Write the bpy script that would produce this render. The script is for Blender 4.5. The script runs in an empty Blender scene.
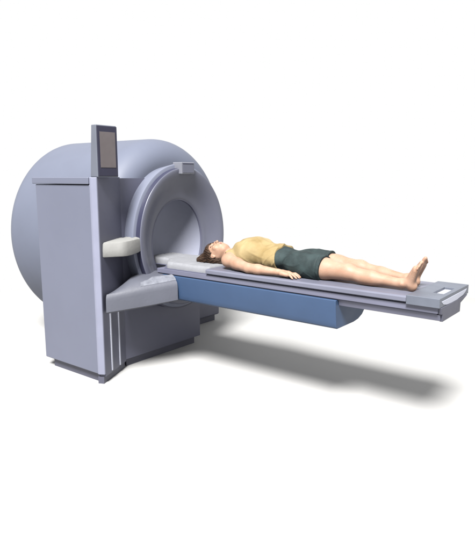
import bpy, bmesh, math, random
import numpy as np
from mathutils import Vector, Matrix, noise as mnoise

random.seed(4)
S = bpy.context.scene
COL = S.collection
R = math.radians
PI = math.pi

# ------------------------------------------------------------------ camera, world, lamp, exposure
cam_d = bpy.data.cameras.new('camera')
cam = bpy.data.objects.new('camera', cam_d); COL.objects.link(cam)
cam_d.sensor_fit = 'VERTICAL'; cam_d.sensor_height = 24.0
cam_d.lens = 24.0 * 555.0 / 550.0
cam_d.clip_start = 0.05; cam_d.clip_end = 200
cam.location = (0, 0, 1.63)
az = R(128.1); pt = math.atan(98 / 555.0)
fwd = Vector((math.cos(az) * math.cos(pt), math.sin(az) * math.cos(pt), -math.sin(pt)))
cam.rotation_euler = fwd.to_track_quat('-Z', 'Y').to_euler()
S.camera = cam

W = bpy.data.worlds.new('World'); S.world = W; W.use_nodes = True
bg = W.node_tree.nodes['Background']
bg.inputs[0].default_value = (1, 1, 1, 1); bg.inputs[1].default_value = 1.0

key_d = bpy.data.lights.new('softbox_lamp', 'AREA')
key_d.shape = 'DISK'; key_d.size = 6.5; key_d.energy = 21000; key_d.color = (1.0, 0.985, 0.96)
key = bpy.data.objects.new('softbox_lamp', key_d); COL.objects.link(key)
KDIR = Vector((0.27, -0.57, 0.79)).normalized()
KT = Vector((-2.8, 3.4, 0.8))
key.location = KT + KDIR * 20.0
key.rotation_euler = (-KDIR).to_track_quat('-Z', 'Y').to_euler()

S.view_settings.view_transform = 'Standard'; S.view_settings.look = 'None'
S.view_settings.exposure = 0; S.view_settings.gamma = 1

# ------------------------------------------------------------------ materials
def mat(name, col, rough=0.45, var=0.06, vscale=3.0, bump=0.0, bscale=60.0, metallic=0.0, sss=0.0,
        col2=None, spec=0.4, coat=0.0, stretch=(1, 1, 1), detail=4.0):
    m = bpy.data.materials.new(name); m.use_nodes = True
    nt = m.node_tree; b = nt.nodes['Principled BSDF']
    b.inputs['Roughness'].default_value = rough
    b.inputs['Metallic'].default_value = metallic
    b.inputs['Specular IOR Level'].default_value = spec
    b.inputs['Coat Weight'].default_value = coat
    tc = nt.nodes.new('ShaderNodeTexCoord'); mp = nt.nodes.new('ShaderNodeMapping')
    mp.inputs['Scale'].default_value = stretch
    nt.links.new(tc.outputs['Object'], mp.inputs['Vector'])
    n = nt.nodes.new('ShaderNodeTexNoise'); n.inputs['Scale'].default_value = vscale
    n.inputs['Detail'].default_value = detail
    nt.links.new(mp.outputs['Vector'], n.inputs['Vector'])
    r = nt.nodes.new('ShaderNodeValToRGB')
    a = [c * (1 - var) for c in col]; z = [min(1, c * (1 + var)) for c in (col2 or col)]
    r.color_ramp.elements[0].position = 0.3; r.color_ramp.elements[1].position = 0.7
    r.color_ramp.elements[0].color = (*a, 1); r.color_ramp.elements[1].color = (*z, 1)
    nt.links.new(n.outputs['Fac'], r.inputs['Fac'])
    nt.links.new(r.outputs['Color'], b.inputs['Base Color'])
    # slight gloss variation
    mr = nt.nodes.new('ShaderNodeMapRange')
    mr.inputs['To Min'].default_value = max(0.02, rough - 0.06); mr.inputs['To Max'].default_value = min(1, rough + 0.08)
    n3 = nt.nodes.new('ShaderNodeTexNoise'); n3.inputs['Scale'].default_value = vscale * 2.7
    nt.links.new(mp.outputs['Vector'], n3.inputs['Vector'])
    nt.links.new(n3.outputs['Fac'], mr.inputs['Value']); nt.links.new(mr.outputs['Result'], b.inputs['Roughness'])
    if bump > 0:
        n2 = nt.nodes.new('ShaderNodeTexNoise'); n2.inputs['Scale'].default_value = bscale
        n2.inputs['Detail'].default_value = 5
        nt.links.new(mp.outputs['Vector'], n2.inputs['Vector'])
        bp_ = nt.nodes.new('ShaderNodeBump'); bp_.inputs['Strength'].default_value = bump
        bp_.inputs['Distance'].default_value = 0.01
        nt.links.new(n2.outputs['Fac'], bp_.inputs['Height']); nt.links.new(bp_.outputs['Normal'], b.inputs['Normal'])
    if sss > 0:
        b.inputs['Subsurface Weight'].default_value = sss
        b.inputs['Subsurface Radius'].default_value = (1.0, 0.4, 0.25)
        b.inputs['Subsurface Scale'].default_value = 0.012
    return m

M = {
    'floor':   mat('studio_floor', (0.268, 0.267, 0.265), 0.7, 0.02, 1.2, spec=0.15),
    'shell':   mat('lavender_enamel', (0.073, 0.079, 0.109), 0.42, 0.05, 1.6, bump=0.03, bscale=140),
    'edge':    mat('pale_trim', (0.124, 0.130, 0.174), 0.38, 0.05, 6),
    'facade':  mat('slate_enamel', (0.054, 0.056, 0.082), 0.45, 0.06, 1.8, bump=0.03, bscale=140),
    'drum':    mat('drum_enamel', (0.070, 0.078, 0.106), 0.52, 0.07, 1.5, spec=0.25, bump=0.03, bscale=120),
    'collar':  mat('collar_enamel', (0.090, 0.098, 0.131), 0.36, 0.05, 3),
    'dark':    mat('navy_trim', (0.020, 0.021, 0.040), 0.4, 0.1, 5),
    'flare':   mat('flare_enamel', (0.062, 0.065, 0.088), 0.35, 0.06, 2.5, bump=0.03, bscale=120),
    'bore':    mat('bore_bowl', (0.150, 0.158, 0.200), 0.6, 0.05, 3),
    'kick':    mat('kick_plate', (0.045, 0.046, 0.065), 0.5, 0.08, 6),
    'shelf':   mat('grey_padding', (0.050, 0.053, 0.068), 0.6, 0.08, 5, bump=0.10, bscale=50),
    'scuff':   mat('worn_pale_cloth', (0.125, 0.128, 0.140), 0.85, 0.05, 14, bump=0.18, bscale=45),
    'worn':    mat('worn_edge_highlight', (0.075, 0.080, 0.098), 0.8, 0.10, 22, bump=0.35, bscale=45, col2=(0.105, 0.110, 0.130)),
    'pad':     mat('off_white_pad', (0.145, 0.145, 0.141), 0.75, 0.06, 9, bump=0.12, bscale=40),
    'screenbox': mat('monitor_shell', (0.066, 0.072, 0.090), 0.4, 0.05, 5),
    'bezel':   mat('monitor_bezel', (0.016, 0.016, 0.028), 0.45, 0.08, 8, spec=0.2),
    'glass':   mat('monitor_glass', (0.060, 0.051, 0.053), 0.3, 0.10, 9, spec=0.5),
    'blue':    mat('blue_plinth', (0.019, 0.038, 0.080), 0.5, 0.10, 2.5, bump=0.05, bscale=60),
    'rail':    mat('rail_enamel', (0.078, 0.080, 0.112), 0.4, 0.06, 4),
    'railgap': mat('rail_groove', (0.055, 0.057, 0.085), 0.5, 0.08, 6),
    'top':     mat('tabletop_enamel', (0.080, 0.083, 0.110), 0.4, 0.07, 5, bump=0.04, bscale=80),
    'plate':   mat('foot_plate_grey', (0.062, 0.069, 0.088), 0.42, 0.10, 7, bump=0.08, bscale=70),
    'white':   mat('pale_insert', (0.27, 0.28, 0.33), 0.5, 0.03, 6),
    'metal':   mat('display_housing', (0.10, 0.103, 0.122), 0.35, 0.08, 8),
    'skin':    mat('skin', (0.205, 0.118, 0.078), 0.55, 0.08, 11, bump=0.08, bscale=160, sss=0.25, col2=(0.225, 0.142, 0.102), spec=0.3),
    'lip':     mat('lips', (0.17, 0.068, 0.055), 0.5, 0.05, 20, sss=0.1),
    'brow':    mat('eyebrow', (0.040, 0.022, 0.013), 0.8, 0.1, 20),
    'nail':    mat('nail', (0.31, 0.20, 0.155), 0.35, 0.03, 20),
    'hair':    mat('brown_hair', (0.024, 0.010, 0.004), 0.5, 0.3, 10, bump=0.8, bscale=30, col2=(0.040, 0.019, 0.009), stretch=(2, 9, 9)),
    'tank':    mat('yellow_cotton', (0.150, 0.107, 0.046), 0.85, 0.08, 8, bump=0.25, bscale=26, col2=(0.192, 0.150, 0.080), spec=0.15),
    'shorts':  mat('dark_green_cotton', (0.0085, 0.0140, 0.0150), 0.75, 0.18, 12, bump=0.3, bscale=30, col2=(0.0150, 0.0240, 0.0250), spec=0.2),
    'hem':     mat('shorts_band', (0.022, 0.034, 0.034), 0.8, 0.1, 12),
}

# ------------------------------------------------------------------ helpers
def link(name, me, m, parent=None, smooth=False, bevel=0.0, seg=3, angle=35):
    o = bpy.data.objects.new(name, me); COL.objects.link(o)
    if m is not None: me.materials.append(M[m])
    if smooth:
        for p in me.polygons: p.use_smooth = True
    if bevel > 0:
        b = o.modifiers.new('bevel', 'BEVEL'); b.width = bevel; b.segments = seg
        b.limit_method = 'ANGLE'; b.angle_limit = R(30)
        for p in me.polygons: p.use_smooth = True
        w = o.modifiers.new('wn', 'WEIGHTED_NORMAL'); w.keep_sharp = True
    if parent is not None: parent_to(o, parent)
    return o

def parent_to(o, parent):
    o.parent = parent
    # meshes are written in world coordinates; cancel the parent's own location
    o.location = -world_loc(parent)

def world_loc(p):
    v = Vector((0, 0, 0))
    while p is not None:
        v = v + p.location; p = p.parent
    return v

def empty(name, loc, label, cat):
    o = bpy.data.objects.new(name, None); COL.objects.link(o); o.location = loc
    o.empty_display_size = 0.1
    o['label'] = label; o['category'] = cat
    return o

def mesh_from(verts, faces, name='m'):
    me = bpy.data.meshes.new(name); me.from_pydata([tuple(v) for v in verts], [], faces)
    bm = bmesh.new(); bm.from_mesh(me); bmesh.ops.recalc_face_normals(bm, faces=bm.faces); bm.to_mesh(me); bm.free()
    return me

def prism_z(poly, z0, z1):
    """poly: plan points (x,y) ; z0/z1 may be lists"""
    n = len(poly)
    za = z0 if isinstance(z0, (list, tuple)) else [z0] * n
    zb = z1 if isinstance(z1, (list, tuple)) else [z1] * n
    v = [(p[0], p[1], za[i]) for i, p in enumerate(poly)] + [(p[0], p[1], zb[i]) for i, p in enumerate(poly)]
    f = [tuple(range(n))[::-1], tuple(range(n, 2 * n))] + [(i, (i + 1) % n, n + (i + 1) % n, n + i) for i in range(n)]
    return mesh_from(v, f)

def prism_x(prof, x0, x1):
    """prof: (y,z) section extruded along x"""
    n = len(prof)
    v = [(x0, p[0], p[1]) for p in prof] + [(x1, p[0], p[1]) for p in prof]
    f = [tuple(range(n)), tuple(range(n, 2 * n))[::-1]] + [(i, (i + 1) % n, n + (i + 1) % n, n + i) for i in range(n)]
    return mesh_from(v, f)

def box(x0, x1, y0, y1, z0, z1):
    return prism_z([(x0, y0), (x1, y0), (x1, y1), (x0, y1)], z0, z1)

def loft_rings(rings, closed_start=False, closed_end=False, n=128, mats=None):
    """rings: (x, cy, cz, ry, rz)"""
    v = []
    for (x, cy, cz, ry, rz) in rings:
        for k in range(n):
            a = 2 * PI * k / n
            v.append((x, cy + ry * math.cos(a), cz + rz * math.sin(a)))
    f = []
    for r in range(len(rings) - 1):
        for k in range(n):
            f.append((r * n + k, r * n + (k + 1) % n, (r + 1) * n + (k + 1) % n, (r + 1) * n + k))
    if closed_start: f.append(tuple(range(n)))
    if closed_end: f.append(tuple(range((len(rings) - 1) * n, len(rings) * n))[::-1])
    return mesh_from(v, f)

# ------------------------------------------------------------------ the floor
fl = bmesh.new(); bmesh.ops.create_circle(fl, cap_ends=True, segments=96, radius=4.7)
bmesh.ops.translate(fl, verts=fl.verts, vec=(-2.9, 3.2, 0))
me = bpy.data.meshes.new('floor'); fl.to_mesh(me); fl.free()
o = link('floor', me, 'floor'); o['kind'] = 'structure'

# ------------------------------------------------------------------ the scanner
SC = empty('mri_scanner', (-4.2, 3.6, 0), 'large lavender grey MRI scanner with round bore, side cabinet and blunt drum behind', 'mri scanner')

# drum: body of revolution with rounded ends, hole in front for the bore
xf, xb, yc, zc, Ry, Rz = -3.70, -5.30, 3.73, 1.05, 0.83, 0.93
BY, BZ = 3.66, 1.04
rings = []
NS = 16
def supq(t, n): return (math.sin(t) ** (2 / n), math.cos(t) ** (2 / n))
rings.append((xf, BY, BZ, 0.345, 0.41))
rf = 0.24; rb = 0.20
for i in range(NS + 1):
    t = (PI / 2) * i / NS; s, c = supq(t, 2.1)
    k = 1 - rf * (1 - s) if False else 1 - rf + rf * s
    rings.append((xf - rf * (1 - c), yc, zc, Ry * k, Rz * k))
rings.append((-4.3, yc, zc, Ry, Rz)); rings.append((-4.9, yc, zc, Ry, Rz))
for i in range(NS, -1, -1):
    t = (PI / 2) * i / NS; s, c = supq(t, 1.75)
    k = 1 - rb * 1.5 + rb * 1.5 * s
    rings.append((xb + rb * 1.3 * (1 - c), yc, zc, Ry * k, Rz * k))
rings.append((xb - 0.02, yc, zc, 0.4, 0.45))
me = loft_rings(rings, closed_end=True, n=160)
drum = link('magnet_drum', me, 'drum', SC, smooth=True)
# cradle foot under the drum
base = link('cradle_base', prism_z([(-4.02, 2.9), (-4.02, 4.79), (-4.6, 4.60), (-4.6, 3.2), (-4.1, 2.9)], 0.07, 0.42), 'facade', SC, bevel=0.02)
link('kick_plate', prism_z([(-4.06, 2.95), (-4.06, 4.75), (-4.55, 4.56), (-4.55, 3.25), (-4.1, 2.95)], 0.0, 0.075), 'kick', base)

# side cabinet: tall body, pale bevelled corner
cab_poly = [(-4.215, 2.64), (-3.485, 2.64), (-3.43, 2.665), (-3.44, 2.70), (-3.585, 3.02), (-3.70, 3.03), (-4.215, 3.03)]
cab = link('side_cabinet', prism_z([(-4.205, 2.64), (-3.487, 2.64), (-3.487, 2.70), (-3.66, 3.0), (-4.205, 3.0)], 0.08, 1.572), 'shell', SC, bevel=0.008)
link('top_cap', prism_z([(-4.235, 2.628), (-3.487, 2.628), (-3.487, 2.70), (-3.66, 3.0), (-4.235, 3.0)], 1.576, 1.628), 'shell', cab, bevel=0.006)
link('corner_trim', prism_z([(-3.484, 2.637), (-3.462, 2.637), (-3.425, 2.660), (-3.430, 2.675), (-3.484, 2.72)], 0.08, 1.628), 'edge', cab, bevel=0.005)
link('kick_plate', prism_z([(-4.14, 2.68), (-3.46, 2.68), (-3.50, 2.72), (-3.66, 2.98), (-4.14, 2.98)], 0.0, 0.078), 'kick', cab)

# slanted wing panel between cabinet corner and facade
A = (-3.432, 2.678); B = (-3.60, 3.03)
def wing(off, s0, s1, z0, z1, th=0.05):
    d = Vector((B[0] - A[0], B[1] - A[1])); n = Vector((d.y, -d.x)).normalized()
    p = Vector(A) + d * s0 + n * off; q = Vector(A) + d * s1 + n * off
    p2 = p - n * th; q2 = q - n * th
    return prism_z([tuple(p), tuple(q), tuple(q2), tuple(p2)], z0, z1)
wp = link('wing_panel', wing(0, 0, 1.0, 0.06, 1.6285), 'facade', SC)
link('trim_strip', wing(0.006, 0.27, 0.315, 0.075, 0.60, 0.006), 'white', wp)
link('trim_strip', wing(0.006, 0.66, 0.70, 0.07, 0.60, 0.006), 'white', wp)
link('kick_plate', wing(-0.015, -0.02, 1.0, 0.0, 0.058), 'kick', wp)

# facade with round hole
FX = -3.60
def facade_front():
    poly = [(3.03, 0.075), (3.985, 0.075), (3.985, 1.25), (3.89, 1.62), (3.03, 1.62)]
    c = (3.62, 1.08); n = 144
    inner, outer = [], []
    for k in range(n):
        a = 2 * PI * k / n; d = (math.cos(a), math.sin(a))
        best = None
        for i in range(len(poly)):
            p, q = poly[i], poly[(i + 1) % len(poly)]
            ex, ey = q[0] - p[0], q[1] - p[1]
            den = d[0] * ey - d[1] * ex
            if abs(den) < 1e-9: continue
            t = ((p[0] - c[0]) * ey - (p[1] - c[1]) * ex) / den
            u = ((p[0] - c[0]) * d[1] - (p[1] - c[1]) * d[0]) / den
            if t > 0 and -1e-6 <= u <= 1 + 1e-6 and (best is None or t < best): best = t
        outer.append((c[0] + d[0] * best, c[1] + d[1] * best))
        inner.append((3.63 + .330 * d[0], 1.045 + .394 * d[1]))
    v = []; f = []
    for ring in (inner, outer):
        v += [(FX, y, z) for y, z in ring]
    for ring in (outer,):
        v += [(FX - 0.30, y, z) for y, z in ring]
    for a, b in ((0, n), (n, 2 * n)):
        for k in range(n):
            f.append((a + k, a + (k + 1) % n, b + (k + 1) % n, b + k))
    # exact corners get their own little faces through snapping
    for p in poly:
        i = min(range(n), key=lambda k: (outer[k][0] - p[0]) ** 2 + (outer[k][1] - p[1]) ** 2)
        v[n + i] = (FX, p[0], p[1]); v[2 * n + i] = (FX - 0.30, p[0], p[1])
    return mesh_from(v, f)
fac = link('front_panel', facade_front(), 'facade', SC)
link('kick_plate', box(-3.95, -3.635, 3.06, 3.935, 0.0, 0.073), 'kick', fac)

link('top_cover', prism_z([(-4.20, 3.003), (-3.664, 3.003), (-3.612, 3.045), (-3.603, 3.05), (-3.603, 3.60), (-4.20, 3.60)], 1.54, 1.6185), 'facade', fac)

# collar and flare
RY, RZc = 3.615, 1.10
col = link('bore_collar', loft_rings([(-3.62, RY, RZc, .550, .622), (-3.492, RY, RZc, .574, .644), (-3.480, RY, RZc, .570, .640),
      (-3.477, RY, RZc, .564, .634), (-3.477, RY, RZc, .50, .57)], n=160), 'collar', SC, smooth=False)
for p in col.data.polygons: p.use_smooth = True
m_ = col.modifiers.new('es', 'EDGE_SPLIT'); m_.split_angle = R(30)
link('collar_groove', loft_rings([(-3.52, RY, RZc, .543, .613), (-3.430, RY, RZc, .539, .609)], n=160), 'dark', col, smooth=True)
fr = [(-3.4305, RY, RZc, .539, .609), (-3.427, RY, RZc, .537, .607), (-3.425, RY, RZc, .532, .602), (-3.4245, RY, RZc, .524, .594)]
BCY, BRY, BRZ = 3.625, .324, .388
for q in range(1, 19):
    t = q / 18; e = t * t * (3 - 2 * t)
    dx = 0.004 * t + 0.088 * (0.5 - 0.5 * math.cos(PI * min(1, t / 0.92))) + 0.012 * max(0, (t - .85) / .15) ** 2
    fr.append((-3.4245 - dx, RY + (BCY - RY) * e, RZc + (1.045 - RZc) * e, .524 + (BRY - .524) * t, .594 + (BRZ - .594) * t))
link('bore_flare', loft_rings(fr, n=160), 'flare', SC, smooth=True)
link('bore_rim', loft_rings([(-3.5285, BCY, 1.045, BRY + .001, BRZ + .001), (-3.525, BCY, 1.045, BRY - .004, BRZ - .004), (-3.530, BCY, 1.045, BRY - .007, BRZ - .007), (-3.55, BCY, 1.045, BRY - .008, BRZ - .008)], n=160), 'facade', SC, smooth=True)
bl = [(-3.545, BCY, 1.045, BRY - .008, BRZ - .008)]
for q in range(1, 25):
    a = PI / 2 * q / 24
    c_ = max(0.002, math.cos(a) ** 0.75)
    bl.append((-3.545 - 0.25 * math.sin(a) ** 0.95, BCY, 1.045, (BRY - .008) * c_, (BRZ - .008) * c_))
link('bore_bowl', loft_rings(bl, n=160, closed_end=True), 'bore', SC, smooth=True)  # closed bowl added in place of an open bore, shaped for even shade
shade_arc = [( RY + .586 * math.cos(a), RZc + .656 * math.sin(a)) for a in [PI + PI * (0.30 + 0.40 * k / 24) for k in range(25)]]
link('collar_shade', prism_x(shade_arc, -3.62, -3.486), 'dark', col)  # dark piece standing in for the shade under the collar

# control display on top of the collar
dp = link('control_display', box(-3.50, -3.395, 3.545, 3.712, 1.655, 1.757), 'metal', SC, bevel=0.006)
link('display_face', box(-3.3955, -3.392, 3.560, 3.700, 1.667, 1.738), 'flare', dp, bevel=0.001)
link('display_slot', box(-3.3955, -3.3905, 3.562, 3.698, 1.741, 1.748), 'dark', dp)

# monitor on the cabinet (leaning prism)
def mon():
    v = [(-3.500, 2.665, 1.629), (-3.415, 2.665, 1.629), (-3.415, 2.865, 1.629), (-3.500, 2.865, 1.629),
         (-3.472, 2.668, 2.012), (-3.418, 2.668, 2.012), (-3.418, 2.862, 2.012), (-3.472, 2.862, 2.012)]
    f = [(0, 3, 2, 1), (4, 5, 6, 7), (0, 1, 5, 4), (1, 2, 6, 5), (2, 3, 7, 6), (3, 0, 4, 7)]
    return mesh_from(v, f)
mo = link('monitor', mon(), 'screenbox', SC, bevel=0.006)
link('bezel', box(-3.4155, -3.409, 2.672, 2.858, 1.637, 2.004), 'bezel', mo, bevel=0.003)
link('screen', box(-3.4095, -3.4065, 2.694, 2.838, 1.700, 1.962), 'glass', mo, bevel=0.001)

# lower padded shelf: wing from the cabinet's corner towards the table
def shelf_mesh():
    N = 26; v = []; f = []
    secs = []
    for i in range(N + 1):
        t = i / N
        x = -3.405 + (-3.135 + 3.405) * t + 0.012 * math.sin(PI * t)
        y = 2.685 + (3.205 - 2.685) * t
        zb = 0.575 + 0.05 * t
        zf = zb + 0.150 + 0.020 * min(1, t * 2)      # front top edge
        zt = zf + 0.055 * min(1, t / 0.30) * (1 - 0.45 * max(0, (t - .45) / .55))
        bx = -3.44 - 0.17 * t; by = 2.69 + 0.42 * t
        bx = -3.56; by = 2.98 + 0.36 * t              # back line near the facade
        # section from bottom back -> bottom front -> top front -> crown -> back
        def P(s, z):                                  # s 0 front .. 1 back
            return (x + (bx - x) * s, y + (by - y) * s, z)
        secs.append([P(1, zb + 0.02), P(0.04, zb), P(0, zb + 0.012), P(0, zf - 0.055), P(0.008, zf - 0.032), P(0.025, zf - 0.014), P(0.06, zf + 0.001),
                     P(0.16, zf + (zt - zf) * .55), P(0.35, zt), P(0.7, zt + 0.004), P(1, zt)])
    m = len(secs[0])
    for s in secs: v += s
    for i in range(N):
        for k in range(m):
            f.append((i * m + k, i * m + (k + 1) % m, (i + 1) * m + (k + 1) % m, (i + 1) * m + k))
    f.append(tuple(range(m))); f.append(tuple(range(N * m, N * m + m))[::-1])
    return mesh_from(v, f), secs
sm, secs = shelf_mesh()
sh = link('lower_armrest', sm, 'shelf', SC, smooth=True)
m_ = sh.modifiers.new('es', 'EDGE_SPLIT'); m_.split_angle = R(40)
# worn pale strip along its upper edge, highlight put into its colour
v = []; f = []
rr = random.Random(3)
sel = secs[12:]
for i, s in enumerate(sel):
    p0 = Vector(s[6]) + Vector((0, 0, 0.004)); p1 = Vector(s[7]); p2 = Vector(s[8])
    wgt = 0.35 + 0.65 * min(1, i / 6)
    for q, t in enumerate((0, .2, .45, .7, 1)):
        a = p0.lerp(p1, min(1, 2 * t * wgt)) if t * wgt < .5 else p1.lerp(p2, min(1, 2 * t * wgt - 1))
        hgt = (0.004 + 0.013 * math.sin(PI * t)) * (1 + .5 * mnoise.noise(Vector((i * .9, t * 3, 0)))) if 0 < t < 1 else -0.002
        v.append(a + Vector((0, 0, hgt)))
for i in range(len(sel) - 1):
    for q in range(4):
        f.append((i * 5 + q, i * 5 + q + 1, (i + 1) * 5 + q + 1, (i + 1) * 5 + q))
link('worn_highlight_strip', mesh_from(v, f), 'worn', sh, smooth=True)

# upper pad
def upper_pad():
    # bottom outline and top outline (plan), rounded right end
    bot = [(-3.445, 2.705), (-3.372, 2.835), (-3.375, 2.93), (-3.420, 3.06), (-3.475, 3.16), (-3.54, 3.20), (-3.60, 3.19), (-3.60, 2.98), (-3.50, 2.80)]
    n = len(bot); v = []; f = []
    c = Vector((sum(p[0] for p in bot) / n, sum(p[1] for p in bot) / n))
    levels = [(1.015, .97), (1.022, 1.0), (1.07, 1.0), (1.118, .985), (1.130, .95), (1.136, .80), (1.138, .5)]
    M_ = 72
    def samp(t):
        t *= n; i = int(t) % n; u = t - int(t)
        p0, p1, p2, p3 = [Vector(bot[(i + k - 1) % n]) for k in range(4)]
        if i in (0, n - 1, 7, 6): return p1.lerp(p2, u)
        return 0.5 * ((2 * p1) + (p2 - p0) * u + (2 * p0 - 5 * p1 + 4 * p2 - p3) * u * u + (3 * p1 - p0 - 3 * p2 + p3) * u ** 3)
    for z, s in levels:
        for k in range(M_):
            p = samp(k / M_); q = c + (p - c) * s
            right = max(0, min(1, (q.y - 2.86) / 0.28))
            zz = z - (z - 1.015) * 0.12 * right ** 2 + 0.020 * right ** 2
            zz += 0.010 * right * mnoise.noise(Vector((q.x * 30, q.y * 30, z * 10)))
            v.append((q.x, q.y, zz))
    for r_ in range(len(levels) - 1):
        for k in range(M_):
            f.append((r_ * M_ + k, r_ * M_ + (k + 1) % M_, (r_ + 1) * M_ + (k + 1) % M_, (r_ + 1) * M_ + k))
    f.append(tuple(range(M_))); f.append(tuple(range((len(levels) - 1) * M_, len(levels) * M_))[::-1])
    return mesh_from(v, f)
up_ = link('upper_armrest', upper_pad(), 'pad', SC, smooth=True)
m_ = up_.modifiers.new('es', 'EDGE_SPLIT'); m_.split_angle = R(45)

# ------------------------------------------------------------------ the patient table
TB = empty('patient_table', (-2.3, 3.5, 0), 'long grey sliding patient table on a blue plinth reaching out of the scanner bore', 'table')
link('plinth', prism_x([(3.236, 0.640), (3.244, 0.629), (3.258, 0.622), (3.50, 0.622), (3.57, 0.630), (3.63, 0.652), (3.68, 0.695), (3.71, 0.75), (3.72, 0.826), (3.218, 0.826), (3.220, 0.78), (3.225, 0.72), (3.231, 0.67)], -3.48, -1.70), 'blue', TB, bevel=0.006)
link('top_rail', prism_x([(3.232, 0.834), (3.74, 0.834), (3.75, 0.872), (3.232, 0.872)], -3.40, -1.035), 'rail', TB, bevel=0.003)
link('rail_groove', prism_x([(3.245, 0.868), (3.74, 0.868), (3.74, 0.884), (3.245, 0.884)], -2.84, -1.045), 'railgap', TB)
link('rail_groove', prism_x([(3.245, 0.824), (3.70, 0.824), (3.70, 0.836), (3.245, 0.836)], -3.40, -1.045), 'railgap', TB)
link('lower_rail', prism_x([(3.262, 0.785), (3.60, 0.785), (3.62, 0.8255), (3.250, 0.8255)], -1.698, -1.028), 'rail', TB, bevel=0.003)
slab = link('tabletop', prism_x([(3.214, 0.886), (3.224, 0.882), (3.76, 0.882), (3.775, 0.890), (3.775, 0.912), (3.765, 0.920), (3.226, 0.920), (3.214, 0.912)], -2.84, -1.225), 'top', TB, bevel=0.003)

# foot plate with hand slot
def foot_plate():
    x0, x1, y0, y1 = -1.223, -1.020, 3.208, 3.780
    hx0, hx1, hy0, hy1 = -1.118, -1.052, 3.375, 3.600
    def lay(z):
        return [(x0, y0, z), (x1, y0, z), (x1, y1, z), (x0, y1, z), (hx0, hy0, z), (hx1, hy0, z), (hx1, hy1, z), (hx0, hy1, z)]
    v = lay(0.872) + lay(0.930)
    f = []
    for b, in ((0,), (8,)):
        for k in range(4): f.append((b + k, b + (k + 1) % 4, b + 4 + (k + 1) % 4, b + 4 + k))
    for k in range(4):
        f.append((k, (k + 1) % 4, 8 + (k + 1) % 4, 8 + k)); f.append((4 + k, 4 + (k + 1) % 4, 12 + (k + 1) % 4, 12 + k))
    return mesh_from(v, f)
fp = link('foot_plate', foot_plate(), 'plate', TB, bevel=0.004)
link('slot_liner', box(-1.117, -1.053, 3.376, 3.599, 0.886, 0.914), 'white', fp)
# end block under the plate, with pale concave inset
eb = link('end_block', prism_x([(3.232, 0.8705), (3.245, 0.829), (3.268, 0.827), (3.272, 0.780), (3.61, 0.780), (3.612, 0.836), (3.735, 0.862), (3.755, 0.8705)], -1.036, -1.0165), 'kick', TB, bevel=0.003)
ins = [(3.240, 0.908), (3.735, 0.910), (3.715, 0.896), (3.655, 0.880), (3.54, 0.871), (3.42, 0.871), (3.34, 0.874), (3.275, 0.886)]
link('end_inset', prism_x(ins, -1.0222, -1.0182), 'white', eb, bevel=0.001)

# crumpled white cushion running into the bore
def cushion():
    nx, ny = 90, 36; v = []; f = []
    def yr(x):
        t = max(0, min(1, (-3.30 - x) / 0.14)); t = t * t * (3 - 2 * t)
        return 3.262 + (3.40 - 3.262) * t, 3.765 - 0.03 * t
    for i in range(nx + 1):
        x = -2.845 - (3.70 - 2.845) * i / nx
        ya, yb = yr(x)
        for j in range(ny + 1):
            u = j / ny; y = ya + (yb - ya) * u
            e = min(u, 1 - u) * (yb - ya); ex = (i / nx) * 0.855
            r_ = 0.022
            drop = 0 if e > r_ else r_ - math.sqrt(max(0, r_ * r_ - (r_ - e) ** 2))
            drop = max(drop, 0 if ex > r_ else r_ - math.sqrt(max(0, r_ * r_ - (r_ - ex) ** 2)))
            z = 0.928 - drop + 0.005 * mnoise.noise(Vector((x * 13, y * 12, 2))) + 0.003 * mnoise.noise(Vector((x * 45, y * 40, 5)))
            v.append((x, y, z))
    for i in range(nx):
        for j in range(ny):
            a = i * (ny + 1) + j; f.append((a, a + 1, a + ny + 2, a + ny + 1))
    # skirt
    b0 = len(v); loop = [i * (ny + 1) for i in range(nx + 1)] + [nx * (ny + 1) + j for j in range(1, ny + 1)] + \
        [i * (ny + 1) + ny for i in range(nx - 1, -1, -1)] + [j for j in range(ny - 1, 0, -1)]
    for k in loop: v.append((v[k][0], v[k][1], 0.8765))
    L = len(loop)
    for k in range(L): f.append((loop[k], loop[(k + 1) % L], b0 + (k + 1) % L, b0 + k))
    return mesh_from(v, f)
link('white_cushion', cushion(), 'scuff', TB, smooth=True)
link('cushion_tray', prism_z([(-2.845, 3.24), (-2.845, 3.77), (-3.70, 3.74), (-3.70, 3.38), (-3.44, 3.38), (-3.32, 3.24)], 0.8725, 0.8765), 'railgap', TB)

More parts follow.
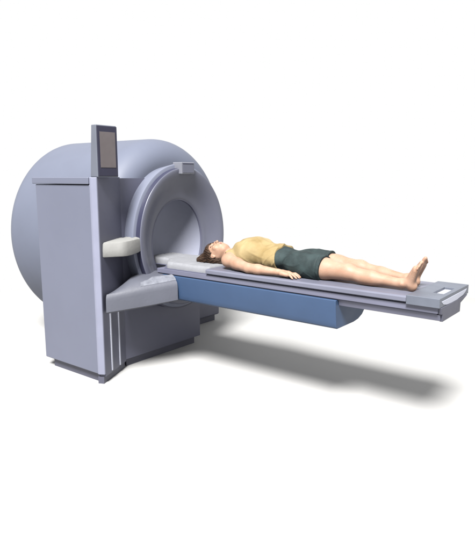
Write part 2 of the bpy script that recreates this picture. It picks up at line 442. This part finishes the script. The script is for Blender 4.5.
# ------------------------------------------------------------------ person: smooth-union distance field + surface nets
class Field:
    def __init__(s, lo, hi, h):
        s.lo = np.array(lo, float); s.h = h
        s.n = np.ceil((np.array(hi) - s.lo) / h).astype(int) + 1
        s.ax = [s.lo[i] + np.arange(s.n[i]) * h for i in range(3)]
        s.d = np.full(s.n, 1.0, dtype=np.float32)
    def _win(s, lo, hi):
        a = np.maximum(np.floor((np.array(lo) - s.lo) / s.h).astype(int), 0)
        b = np.minimum(np.ceil((np.array(hi) - s.lo) / s.h).astype(int) + 1, s.n)
        sl = tuple(slice(a[i], max(a[i], b[i])) for i in range(3))
        X, Y, Z = np.meshgrid(*[s.ax[i][sl[i]] for i in range(3)], indexing='ij')
        return sl, X, Y, Z
    def _comb(s, sl, d, k, op):
        o = s.d[sl]
        if op == 'add':
            h = np.clip(0.5 + 0.5 * (o - d) / k, 0, 1); s.d[sl] = o + (d - o) * h - k * h * (1 - h)
        elif op == 'sub':
            d = -d
            h = np.clip(0.5 - 0.5 * (o - d) / k, 0, 1); s.d[sl] = o + (d - o) * h + k * h * (1 - h)
    def cone(s, a, b, ra, rb, k=0.015, op='add', g=0.0):
        a = np.array(a, float); b = np.array(b, float); ra += g; rb += g
        m = max(ra, rb) + 2 * k + 0.02
        sl, X, Y, Z = s._win(np.minimum(a, b) - m, np.maximum(a, b) + m)
        ab = b - a; L = ab @ ab
        t = np.clip(((X - a[0]) * ab[0] + (Y - a[1]) * ab[1] + (Z - a[2]) * ab[2]) / max(L, 1e-9), 0, 1)
        d = np.sqrt((X - a[0] - t * ab[0]) ** 2 + (Y - a[1] - t * ab[1]) ** 2 + (Z - a[2] - t * ab[2]) ** 2) - (ra + (rb - ra) * t)
        s._comb(sl, d, k, op)
    def ell(s, c, r, k=0.02, op='add', rot=None, g=0.0):
        c = np.array(c, float); r = np.array(r, float) + g
        m = r.max() + 2 * k + 0.02
        sl, X, Y, Z = s._win(c - m, c + m)
        P = np.stack([X - c[0], Y - c[1], Z - c[2]], -1)
        if rot is not None: P = P @ np.array(rot)
        q = P / r; k0 = np.linalg.norm(q, axis=-1); k1 = np.linalg.norm(q / r, axis=-1)
        d = k0 * (k0 - 1.0) / np.maximum(k1, 1e-6)
        s._comb(sl, d, k, op)
    def func(s, fn):
        X, Y, Z = np.meshgrid(*s.ax, indexing='ij'); s.d = np.maximum(s.d, fn(X, Y, Z).astype(np.float32))
    def add(s, fn):
        X, Y, Z = np.meshgrid(*s.ax, indexing='ij'); s.d = s.d + fn(X, Y, Z).astype(np.float32)
    def mesh(s):
        d = s.d; n = s.n
        ins = d < 0
        cn = [(i, j, k) for i in (0, 1) for j in (0, 1) for k in (0, 1)]
        def C(i, j, k, A): return A[i:n[0] - 1 + i, j:n[1] - 1 + j, k:n[2] - 1 + k]
        cnt = sum(C(*c, ins).astype(np.int8) for c in cn)
        act = (cnt > 0) & (cnt < 8)
        idx = np.argwhere(act); V = np.zeros((len(idx), 3)); Wt = np.zeros(len(idx))
        I, J, K = idx.T
        for c in cn:
            for axn in range(3):
                if c[axn] == 1: continue
                e = list(c); e[axn] = 1
                da = d[I + c[0], J + c[1], K + c[2]]; db = d[I + e[0], J + e[1], K + e[2]]
                m = (da < 0) != (db < 0)
                t = np.where(m, da / np.where(m, da - db, 1), 0)
                p = np.array(c, float)[None] + np.zeros((len(idx), 3)); p[:, axn] += t
                V[m] += p[m]; Wt[m] += 1
        V = V / Wt[:, None] + idx
        V = s.lo + V * s.h
        num = -np.ones(act.shape, dtype=np.int64); num[I, J, K] = np.arange(len(idx))
        F = []
        for axn in range(3):
            a = np.take(ins, range(0, n[axn] - 1), axis=axn); b = np.take(ins, range(1, n[axn]), axis=axn)
            cr = np.argwhere(a != b)
            u, w = [(1, 2), (2, 0), (0, 1)][axn]
            ok = (cr[:, u] > 0) & (cr[:, w] > 0) & (cr[:, u] < n[u] - 1) & (cr[:, w] < n[w] - 1)
            cr = cr[ok]
            fl_ = a[tuple(cr.T)]
            def nb(du, dw):
                q = cr.copy(); q[:, u] -= du; q[:, w] -= dw; return num[tuple(q.T)]
            q = np.stack([nb(0, 0), nb(1, 0), nb(1, 1), nb(0, 1)], 1)
            q[~fl_] = q[~fl_][:, ::-1]
            F.append(q)
        F = np.concatenate(F); F = F[(F >= 0).all(1)]
        me = bpy.data.meshes.new('m')
        me.vertices.add(len(V)); me.vertices.foreach_set('co', V.ravel())
        me.loops.add(F.size); me.loops.foreach_set('vertex_index', F.ravel().astype(np.int32))
        me.polygons.add(len(F)); me.polygons.foreach_set('loop_start', np.arange(0, F.size, 4, dtype=np.int32))
        me.update(calc_edges=True); me.validate()
        bm = bmesh.new(); bm.from_mesh(me)
        bmesh.ops.smooth_vert(bm, verts=bm.verts, factor=0.5, use_axis_x=True, use_axis_y=True, use_axis_z=True)
        bmesh.ops.recalc_face_normals(bm, faces=bm.faces); bm.to_mesh(me); bm.free()
        return me

PE = None
YC = 3.50
ZT = 0.921     # top of the table
def torso(F, g=0.0, k=0.03):
    F.ell((-2.60, YC, 1.030), (0.150, 0.165, 0.105), k, g=g)
    F.ell((-2.54, YC, 1.055), (0.150, 0.140, 0.098), k, g=g)
    F.ell((-2.36, YC, 1.020), (0.200, 0.145, 0.094), k, g=g)
    F.ell((-2.14, YC, 1.005), (0.135, 0.168, 0.082), k, g=g)
    F.cone((-2.705, YC - .13, 1.0), (-2.705, YC + .13, 1.0), 0.055, 0.055, k, g=g)
LEG = {  # hip, knee, ankle, heel, ball, toe
    -1: dict(hip=(-2.10, 3.415, 1.003), knee=(-1.70, 3.385, 0.992), calf=(-1.56, 3.385, 0.962), ank=(-1.315, 3.375, 0.960), heel=(-1.258, 3.372, 0.948),
             ball=(-1.218, 3.350, 1.070), toe=(-1.200, 3.338, 1.100)),
    1: dict(hip=(-2.10, 3.588, 1.003), knee=(-1.70, 3.568, 0.998), calf=(-1.56, 3.558, 0.970), ank=(-1.345, 3.528, 0.966), heel=(-1.295, 3.522, 0.950),
            ball=(-1.245, 3.530, 1.078), toe=(-1.228, 3.540, 1.108)),
}
def thighs(F, g=0.0, k=0.025):
    for s in (-1, 1):
        L = LEG[s]; hp = Vector(L['hip']); kn = Vector(L['knee'])
        F.cone(hp, hp.lerp(kn, .55), 0.088, 0.074, k, g=g)
        F.cone(hp.lerp(kn, .5), kn, 0.074, 0.053, k, g=g)

def build_person():
    P = empty('person', (-2.3, YC, ZT), 'barefoot person in yellow tank top and dark green shorts lying on the patient table', 'person')
    F = Field((-3.20, 3.12, 0.89), (-1.12, 3.86, 1.21), 0.0052)
    torso(F); thighs(F)
    # pectorals, collar bones
    for s in (-1, 1):
        F.ell((-2.58, YC + s * .070, 1.085), (0.10, 0.075, 0.050), 0.04)
        F.cone((-2.735, YC + s * .02, 1.045), (-2.715, YC + s * .135, 1.04), 0.010, 0.012, 0.02)
    # neck
    F.cone((-2.72, YC, 1.005), (-2.87, YC - .005, 1.000), 0.060, 0.052, 0.03)
    # head, turned slightly towards the viewer
    th = R(20)
    HC = Vector((-2.942, YC - .012, 1.018))
    def H(dx, dy, dz):      # local: +x to chin, +z to face
        y = dy * math.cos(th) - dz * math.sin(th); z = dy * math.sin(th) + dz * math.cos(th)
        return HC + Vector((dx, y, z))
    rot = np.array([[1, 0, 0], [0, math.cos(th), -math.sin(th)], [0, math.sin(th), math.cos(th)]])
    F.ell(H(-.012, 0, -.012), (0.100, 0.076, 0.086), 0.02, rot=rot)
    F.ell(H(0.040, 0, 0.022), (0.075, 0.060, 0.062), 0.02, rot=rot)
    F.cone(H(0.088, -.014, 0.040), H(0.088, .014, 0.040), 0.024, 0.024, 0.022)      # chin
    for s in (-1, 1):
        F.cone(H(0.045, s * .050, -.012), H(0.085, s * .026, 0.028), 0.015, 0.014, 0.02)   # jaw
        F.ell(H(0.020, s * .040, 0.058), (0.022, 0.018, 0.016), 0.018)              # cheek
        F.ell(H(-.008, s * .030, 0.081), (0.011, 0.017, 0.010), 0.009, op='sub')    # eye socket
        F.ell(H(-.006, s * .030, 0.073), (0.009, 0.014, 0.010), 0.004)              # lidded eye
        F.cone(H(-.026, s * .045, 0.070), H(-.026, s * .015, 0.080), 0.006, 0.006, 0.010)   # brow
        F.ell(H(0.004, s * .077, -.004), (0.026, 0.009, 0.015), 0.005); F.ell(H(0.002, s * .087, -.001), (0.014, 0.006, 0.007), 0.003, op='sub')              # ear
        F.ell(H(0.026, s * .009, 0.088), (0.007, 0.006, 0.006), 0.006)              # nostril wing
    F.cone(H(-.012, 0, 0.082), H(0.024, 0, 0.101), 0.0065, 0.0095, 0.010)           # nose
    F.cone(H(0.050, -.018, 0.078), H(0.050, .018, 0.078), 0.007, 0.007, 0.007)      # upper lip
    F.cone(H(0.062, -.015, 0.076), H(0.062, .015, 0.076), 0.0075, 0.0075, 0.007)    # lower lip
    # arms
    arms = {-1: dict(sh=(-2.695, 3.325, 0.990), el=(-2.455, 3.262, 0.962), wr=(-2.195, 3.272, 0.957)),
            1: dict(sh=(-2.695, 3.672, 0.985), el=(-2.450, 3.722, 0.962), wr=(-2.20, 3.712, 0.950))}
    for s, a in arms.items():
        sh_, el, wr = Vector(a['sh']), Vector(a['el']), Vector(a['wr'])
        F.ell(sh_ + Vector((0.0, s * -.002, 0.0)), (0.062, 0.052, 0.056), 0.025)
        F.cone(sh_, sh_.lerp(el, .5), 0.048, 0.043, 0.02)
        F.cone(sh_.lerp(el, .4), el, 0.044, 0.036, 0.02)
        F.cone(el, el.lerp(wr, .35), 0.036, 0.037, 0.015)
        F.cone(el.lerp(wr, .3), wr, 0.037, 0.023, 0.015)
        # hand, palm down on the table, relaxed
        palm = wr + Vector((0.075, s * -.010, -.004))
        F.cone(wr, wr + Vector((0.035, s * -.004, -.002)), 0.022, 0.021, 0.012)
        F.cone(wr + Vector((0.035, s * .012, -.004)), palm + Vector((0.012, s * .020, -.008)), 0.019, 0.0150, 0.012)
        F.cone(wr + Vector((0.035, s * -.010, -.002)), palm + Vector((0.015, s * -.018, -.004)), 0.019, 0.0150, 0.012)
        for q, (off, ln) in enumerate(((.028, .055), (.0095, .070), (-.0095, .077), (-.029, .070))):
            b0 = palm + Vector((0.012, s * off, -.008 + .001 * q))
            sp = s * off * 0.35
            b1 = b0 + Vector((ln * .45, sp * .5, 0.005)); b2 = b0 + Vector((ln * .78, sp * .9, -.007)); b3 = b0 + Vector((ln, sp * 1.1, -.019))
            b3.z = max(b3.z, ZT + .0075); b2.z = max(b2.z, ZT + .008)
            F.cone(b0, b1, .0100, .0088, .004); F.cone(b1, b2, .0088, .0080, .003); F.cone(b2, b3, .0080, .0070, .003)
        # thumb leaves the inner side of the palm
        t0 = wr + Vector((0.028, s * -.020, .004)); t1 = t0 + Vector((.034, s * -.026, -.004)); t2 = t1 + Vector((.034, s * -.008, -.012)); 
        F.cone(t0, t1, .0135, .0105, .010); F.cone(t1, t2, .0105, .0085, .004)
    # lower legs and feet
    for s in (-1, 1):
        L = {k_: Vector(v_) for k_, v_ in LEG[s].items()}
        F.ell(L['knee'] + Vector((0.0, 0, .012)), (0.052, 0.046, 0.046), 0.02)
        F.cone(L['knee'], L['knee'].lerp(L['ank'], .45), 0.050, 0.041, 0.02)
        F.cone(L['knee'].lerp(L['ank'], .45), L['ank'], 0.041, 0.030, 0.02)
        F.ell(L['calf'] + Vector((0.01, 0, 0.004)), (0.12, 0.050, 0.043), 0.02)
        F.ell(L['heel'] + Vector((.008, 0, .006)), (0.034, 0.030, 0.033), 0.015)
        F.cone(L['ank'] + Vector((0.005, 0, .008)), L['heel'] + Vector((0, 0, .02)), 0.032, 0.028, 0.015)
        for w in (-1, 1):
            F.ell(L['ank'] + Vector((.008, w * .026, .004)), (.013, .010, .013), .01)
        ball = L['ball']; toe = L['toe']; up_d = (toe - L['heel']).normalized()
        F.cone(L['heel'] + Vector((-.012, 0, .035)), ball + Vector((-.006, 0, 0)), 0.027, 0.020, 0.02)
        F.cone(L['heel'] + Vector((.006, s * .014, .02)), ball + Vector((.002, s * .024, -.012)), 0.020, 0.014, 0.015)
        F.cone(L['heel'] + Vector((.004, -s * .012, .03)), ball + Vector((.002, -s * .022, .004)), 0.018, 0.016, 0.015)
        for q in range(5):      # big toe is on the inner side
            off = -s * (.030 - .0145 * q); ln = (.036, .036, .032, .027, .022)[q]; rr_ = (.0122, .0084, .0080, .0077, .0074)[q]
            b0 = ball + Vector((.002, off, -.005 * q)) + up_d * .010; b1 = b0 + up_d * ln * .55 + Vector((.0, 0, 0)); b2 = b0 + up_d * ln + Vector((.004, 0, -.001))
            F.cone(b0, b1, rr_ * .95, rr_ * .92, .004); F.cone(b1, b2, rr_ * .95, rr_, .001)
    F.func(lambda X, Y, Z: (ZT + .001) - Z)
    body = link('body', F.mesh(), 'skin', P, smooth=True)

    # facial parts
    def blob(name, pts, r, m):
        bm = bmesh.new()
        rings_ = []
        for i, p in enumerate(pts):
            t = i / (len(pts) - 1); rr_ = r * (0.35 + 0.65 * math.sin(PI * (0.1 + .8 * t)))
            ring = []
            for k in range(8):
                a = 2 * PI * k / 8
                ring.append(bm.verts.new(p + Vector((math.cos(a) * rr_, 0, math.sin(a) * rr_ * .6))))
            rings_.append(ring)
        for a_, b_ in zip(rings_, rings_[1:]):
            for k in range(8): bm.faces.new((a_[k], a_[(k + 1) % 8], b_[(k + 1) % 8], b_[k]))
        bm.faces.new(rings_[0]); bm.faces.new(rings_[-1][::-1])
        me_ = bpy.data.meshes.new(name); bmesh.ops.recalc_face_normals(bm, faces=bm.faces); bm.to_mesh(me_); bm.free()
        return link(name, me_, m, P, smooth=True)
    blob('lips', [H(0.0490 + .002 * math.cos(t * 2), .020 * t, 0.0870 - .007 * t * t) for t in (-1, -.6, -.2, .2, .6, 1)], .0042, 'lip')
    blob('lips', [H(0.0600, .017 * t, 0.0858 - .007 * t * t) for t in (-1, -.6, -.2, .2, .6, 1)], .0046, 'lip')
    for s in (-1, 1):
        blob('eyebrow', [H(-.030 + .004 * abs(t), s * (.031 + .017 * t), 0.0815 - .004 * (t + 1) ** 1.5) for t in (-1, -.5, 0, .5, 1)], .0036, 'brow')
        blob('eyelash', [H(0.000 + .002 * (1 - t * t), s * (.030 + .013 * t), 0.0822 - .0035 * t * t) for t in (-1, -.5, 0, .5, 1)], .0018, 'brow')

    # hair: shell plus locks falling to the table
    G = Field((-3.22, 3.33, 0.90), (-2.86, 3.66, 1.16), 0.0045)
    G.ell(H(-.020, 0, -.014), (0.108, 0.088, 0.095), 0.02, rot=rot)
    G.cone(H(-.06, .0, -.040), Vector((-3.085, YC - .03, ZT + .036)), 0.060, 0.034, 0.03)
    G.cone(H(-.06, -.03, -.045), Vector((-3.105, YC - .07, ZT + .024)), 0.045, 0.016, 0.03)
    G.cone(H(-.05, .03, -.045), Vector((-3.095, YC + .05, ZT + .024)), 0.045, 0.016, 0.03)
    G.cone(H(-.02, -.05, -.060), H(.045, -.045, -.066), 0.038, 0.026, 0.03)
    G.cone(H(-.02, .05, -.045), H(.05, .035, -.05), 0.036, 0.026, 0.03)
    # cut the face opening
    G.ell(H(0.065, 0, 0.072), (0.135, 0.100, 0.086), 0.010, op='sub', rot=rot)
    G.ell(H(0.036, -.082, 0.008), (0.052, 0.035, 0.034), 0.010, op='sub', rot=rot)
    G.ell(H(0.040, .078, 0.012), (0.050, 0.035, 0.036), 0.010, op='sub', rot=rot)
    def hn(X, Y, Z):
        a = np.arctan2(Z - HC.z, Y - HC.y)
        return 0.0022 * np.sin(a * 26 + np.sin(X * 60) * 2.0) + 0.0016 * np.sin(a * 55 + X * 90)
    G.add(hn); G.func(lambda X, Y, Z: (ZT + .008) - Z)
    hair = link('hair', G.mesh(), 'hair', P, smooth=True)
    # strands combed back over the shell and hanging off it
    from mathutils.bvhtree import BVHTree
    hm = hair.data; bvh = BVHTree.FromPolygons([v.co for v in hm.vertices], [tuple(p.vertices) for p in hm.polygons])
    bm = bmesh.new(); rs = random.Random(11)
    cand = [v for v in hm.vertices if v.co.z > ZT + .012]
    for _ in range(2600):
        v0 = rs.choice(cand); p = v0.co.copy(); n = v0.normal.copy()
        free = rs.random() < .10
        g = Vector((-1.0, rs.uniform(-.25, .25) + (p.y - HC.y) * 3, -.75 + rs.uniform(-.3, .3))).normalized()
        pts = []; ln = rs.uniform(.018, .045); ph = rs.uniform(0, 6); w = rs.uniform(.0008, .0017)
        for q in range(6):
            lift = .0004 + .0012 * math.sin(PI * q / 5) + (q * .0012 if free else 0)
            pts.append((p + n * lift, n.copy()))
            d = g - n * g.dot(n)
            if d.length < 1e-4: d = Vector((-1, 0, 0))
            d.normalize(); sd = n.cross(d)
            p2 = p + d * ln / 5 + sd * .0005 * math.sin(ph + q * .9)
            if free and q > 2: p = p2; continue
            loc, nn, _i, _d = bvh.find_nearest(p2)
            p = loc; n = nn
        prev = None
        for i, (c, nn) in enumerate(pts):
            if c.z < ZT + .009: c.z = ZT + .009
            ww = w * (1 - (i / 5.3) ** 2)
            ring = [bm.verts.new(c + Vector((0, math.cos(k * 2.094) * ww, math.sin(k * 2.094) * ww))) for k in range(3)]
            if prev:
                for k in range(3): bm.faces.new((prev[k], prev[(k + 1) % 3], ring[(k + 1) % 3], ring[k]))
            prev = ring
    bmesh.ops.recalc_face_normals(bm, faces=bm.faces)
    me_ = bpy.data.meshes.new('locks'); bm.to_mesh(me_); bm.free()
    link('hair_locks', me_, 'hair', hair, smooth=True)

    # tank top
    T = Field((-2.86, 3.26, 0.90), (-2.20, 3.74, 1.22), 0.004)
    torso(T, g=.010)
    for s in (-1, 1): T.ell((-2.58, YC + s * .070, 1.085), (0.10, 0.075, 0.050), 0.04, g=.010)
    def wr_(X, Y, Z):
        return 0.0022 * np.sin(X * 46 + Y * 30 + 2.2 * np.sin(Y * 22 + X * 9)) + 0.0020 * np.sin(Y * 70 - X * 38 + 1.7 * np.sin(X * 33)) \
            - 0.007 * np.clip((X + 2.40) / .09, 0, 1) - 0.003 * np.clip((X + 2.42) / .12, 0, 1) * np.sin(Y * 60 + X * 12)
    T.add(wr_)
    def ridge(u, w): return np.exp(-(np.sin(u) / w) ** 2)
    def creases(X, Y, Z):
        s1 = (Z - 0.96) * 1.0 + (X + 2.60) * 0.55           # from the armpit down towards the waist
        a = ridge(s1 * 34 + 0.9 * np.sin(X * 17), .35) * np.clip(1 - np.abs(X + 2.47) / .16, 0, 1) * np.clip((1.09 - Z) / .06, 0, 1)
        b = ridge((Z * 0.8 - X) * 40 + 1.3 * np.sin(Y * 24), .30) * np.clip((X + 2.45) / .10, 0, 1) * .8
        c = ridge((X * .9 + Y * .5) * 24 + np.sin(Y * 31), .30) * np.clip((Z - 1.08) / .04, 0, 1) * .45
        seam = np.exp(-((X + 2.305 + (Z - 1.02) * .10 + .006 * np.sin(Y * 45)) / .003) ** 2) * .6
        return -.0045 * (a + b + c) + .0035 * seam
    T.add(creases)
    # arm holes, neck scoop
    for s in (-1, 1):
        T.cone((-2.80, YC + s * .190, 1.01), (-2.60, YC + s * .205, 0.975), 0.060, 0.048, 0.006, op='sub')
        T.cone((-2.74, YC + s * .175, 1.10), (-2.67, YC + s * .205, 1.06), 0.045, 0.045, 0.006, op='sub')
    T.cone((-2.83, YC, 1.10), (-2.765, YC, 1.12), 0.060, 0.050, 0.006, op='sub')
    T.func(lambda X, Y, Z: np.maximum(X + 2.285 - (Z - 1.02) * (-0.10) + .006 * np.sin(Y * 45), (-2.785) - X))
    T.func(lambda X, Y, Z: (ZT + .002) - Z)
    tank = link('tank_top', T.mesh(), 'tank', P, smooth=True)
    # shorts
    B_ = Field((-2.36, 3.26, 0.90), (-1.84, 3.74, 1.16), 0.004)
    torso(B_, g=.004); thighs(B_, g=.013, k=.03)
    for s in (-1, 1):
        L = LEG[s]; B_.cone(Vector(L['hip']).lerp(Vector(L['knee']), .2), Vector(L['hip']).lerp(Vector(L['knee']), .55), .098, .088, .02)
    def sc_(X, Y, Z):
        r1 = ridge(((X + 2.12) * .45 - (Z - 1.02)) * 38 + 1.1 * np.sin(X * 19), .32)
        r2 = ridge((X * 1.0 + (Z - 1.0) * .5) * 30 + np.sin(Z * 40), .30) * np.clip((X + 2.06) / .08, 0, 1) * .5
        xh = np.where(Y < YC, -1.895, -1.945)
        return 0.0010 * np.sin(X * 55 - Z * 60 + 2 * np.sin(Y * 30)) - .0042 * (r1 * np.clip(1 - np.abs(X + 2.12) / .16, 0, 1) + r2) \
            + .0035 * np.exp(-((X - xh + .020) / .003) ** 2)
    B_.add(sc_)
    B_.func(lambda X, Y, Z: np.maximum(X + 1.940 - .050 * (Y < YC) - .10 * (Z - 1.0), -2.33 - X))
    B_.func(lambda X, Y, Z: (ZT + .002) - Z)
    link('shorts', B_.mesh(), 'shorts', P, smooth=True)
    return P
build_person()
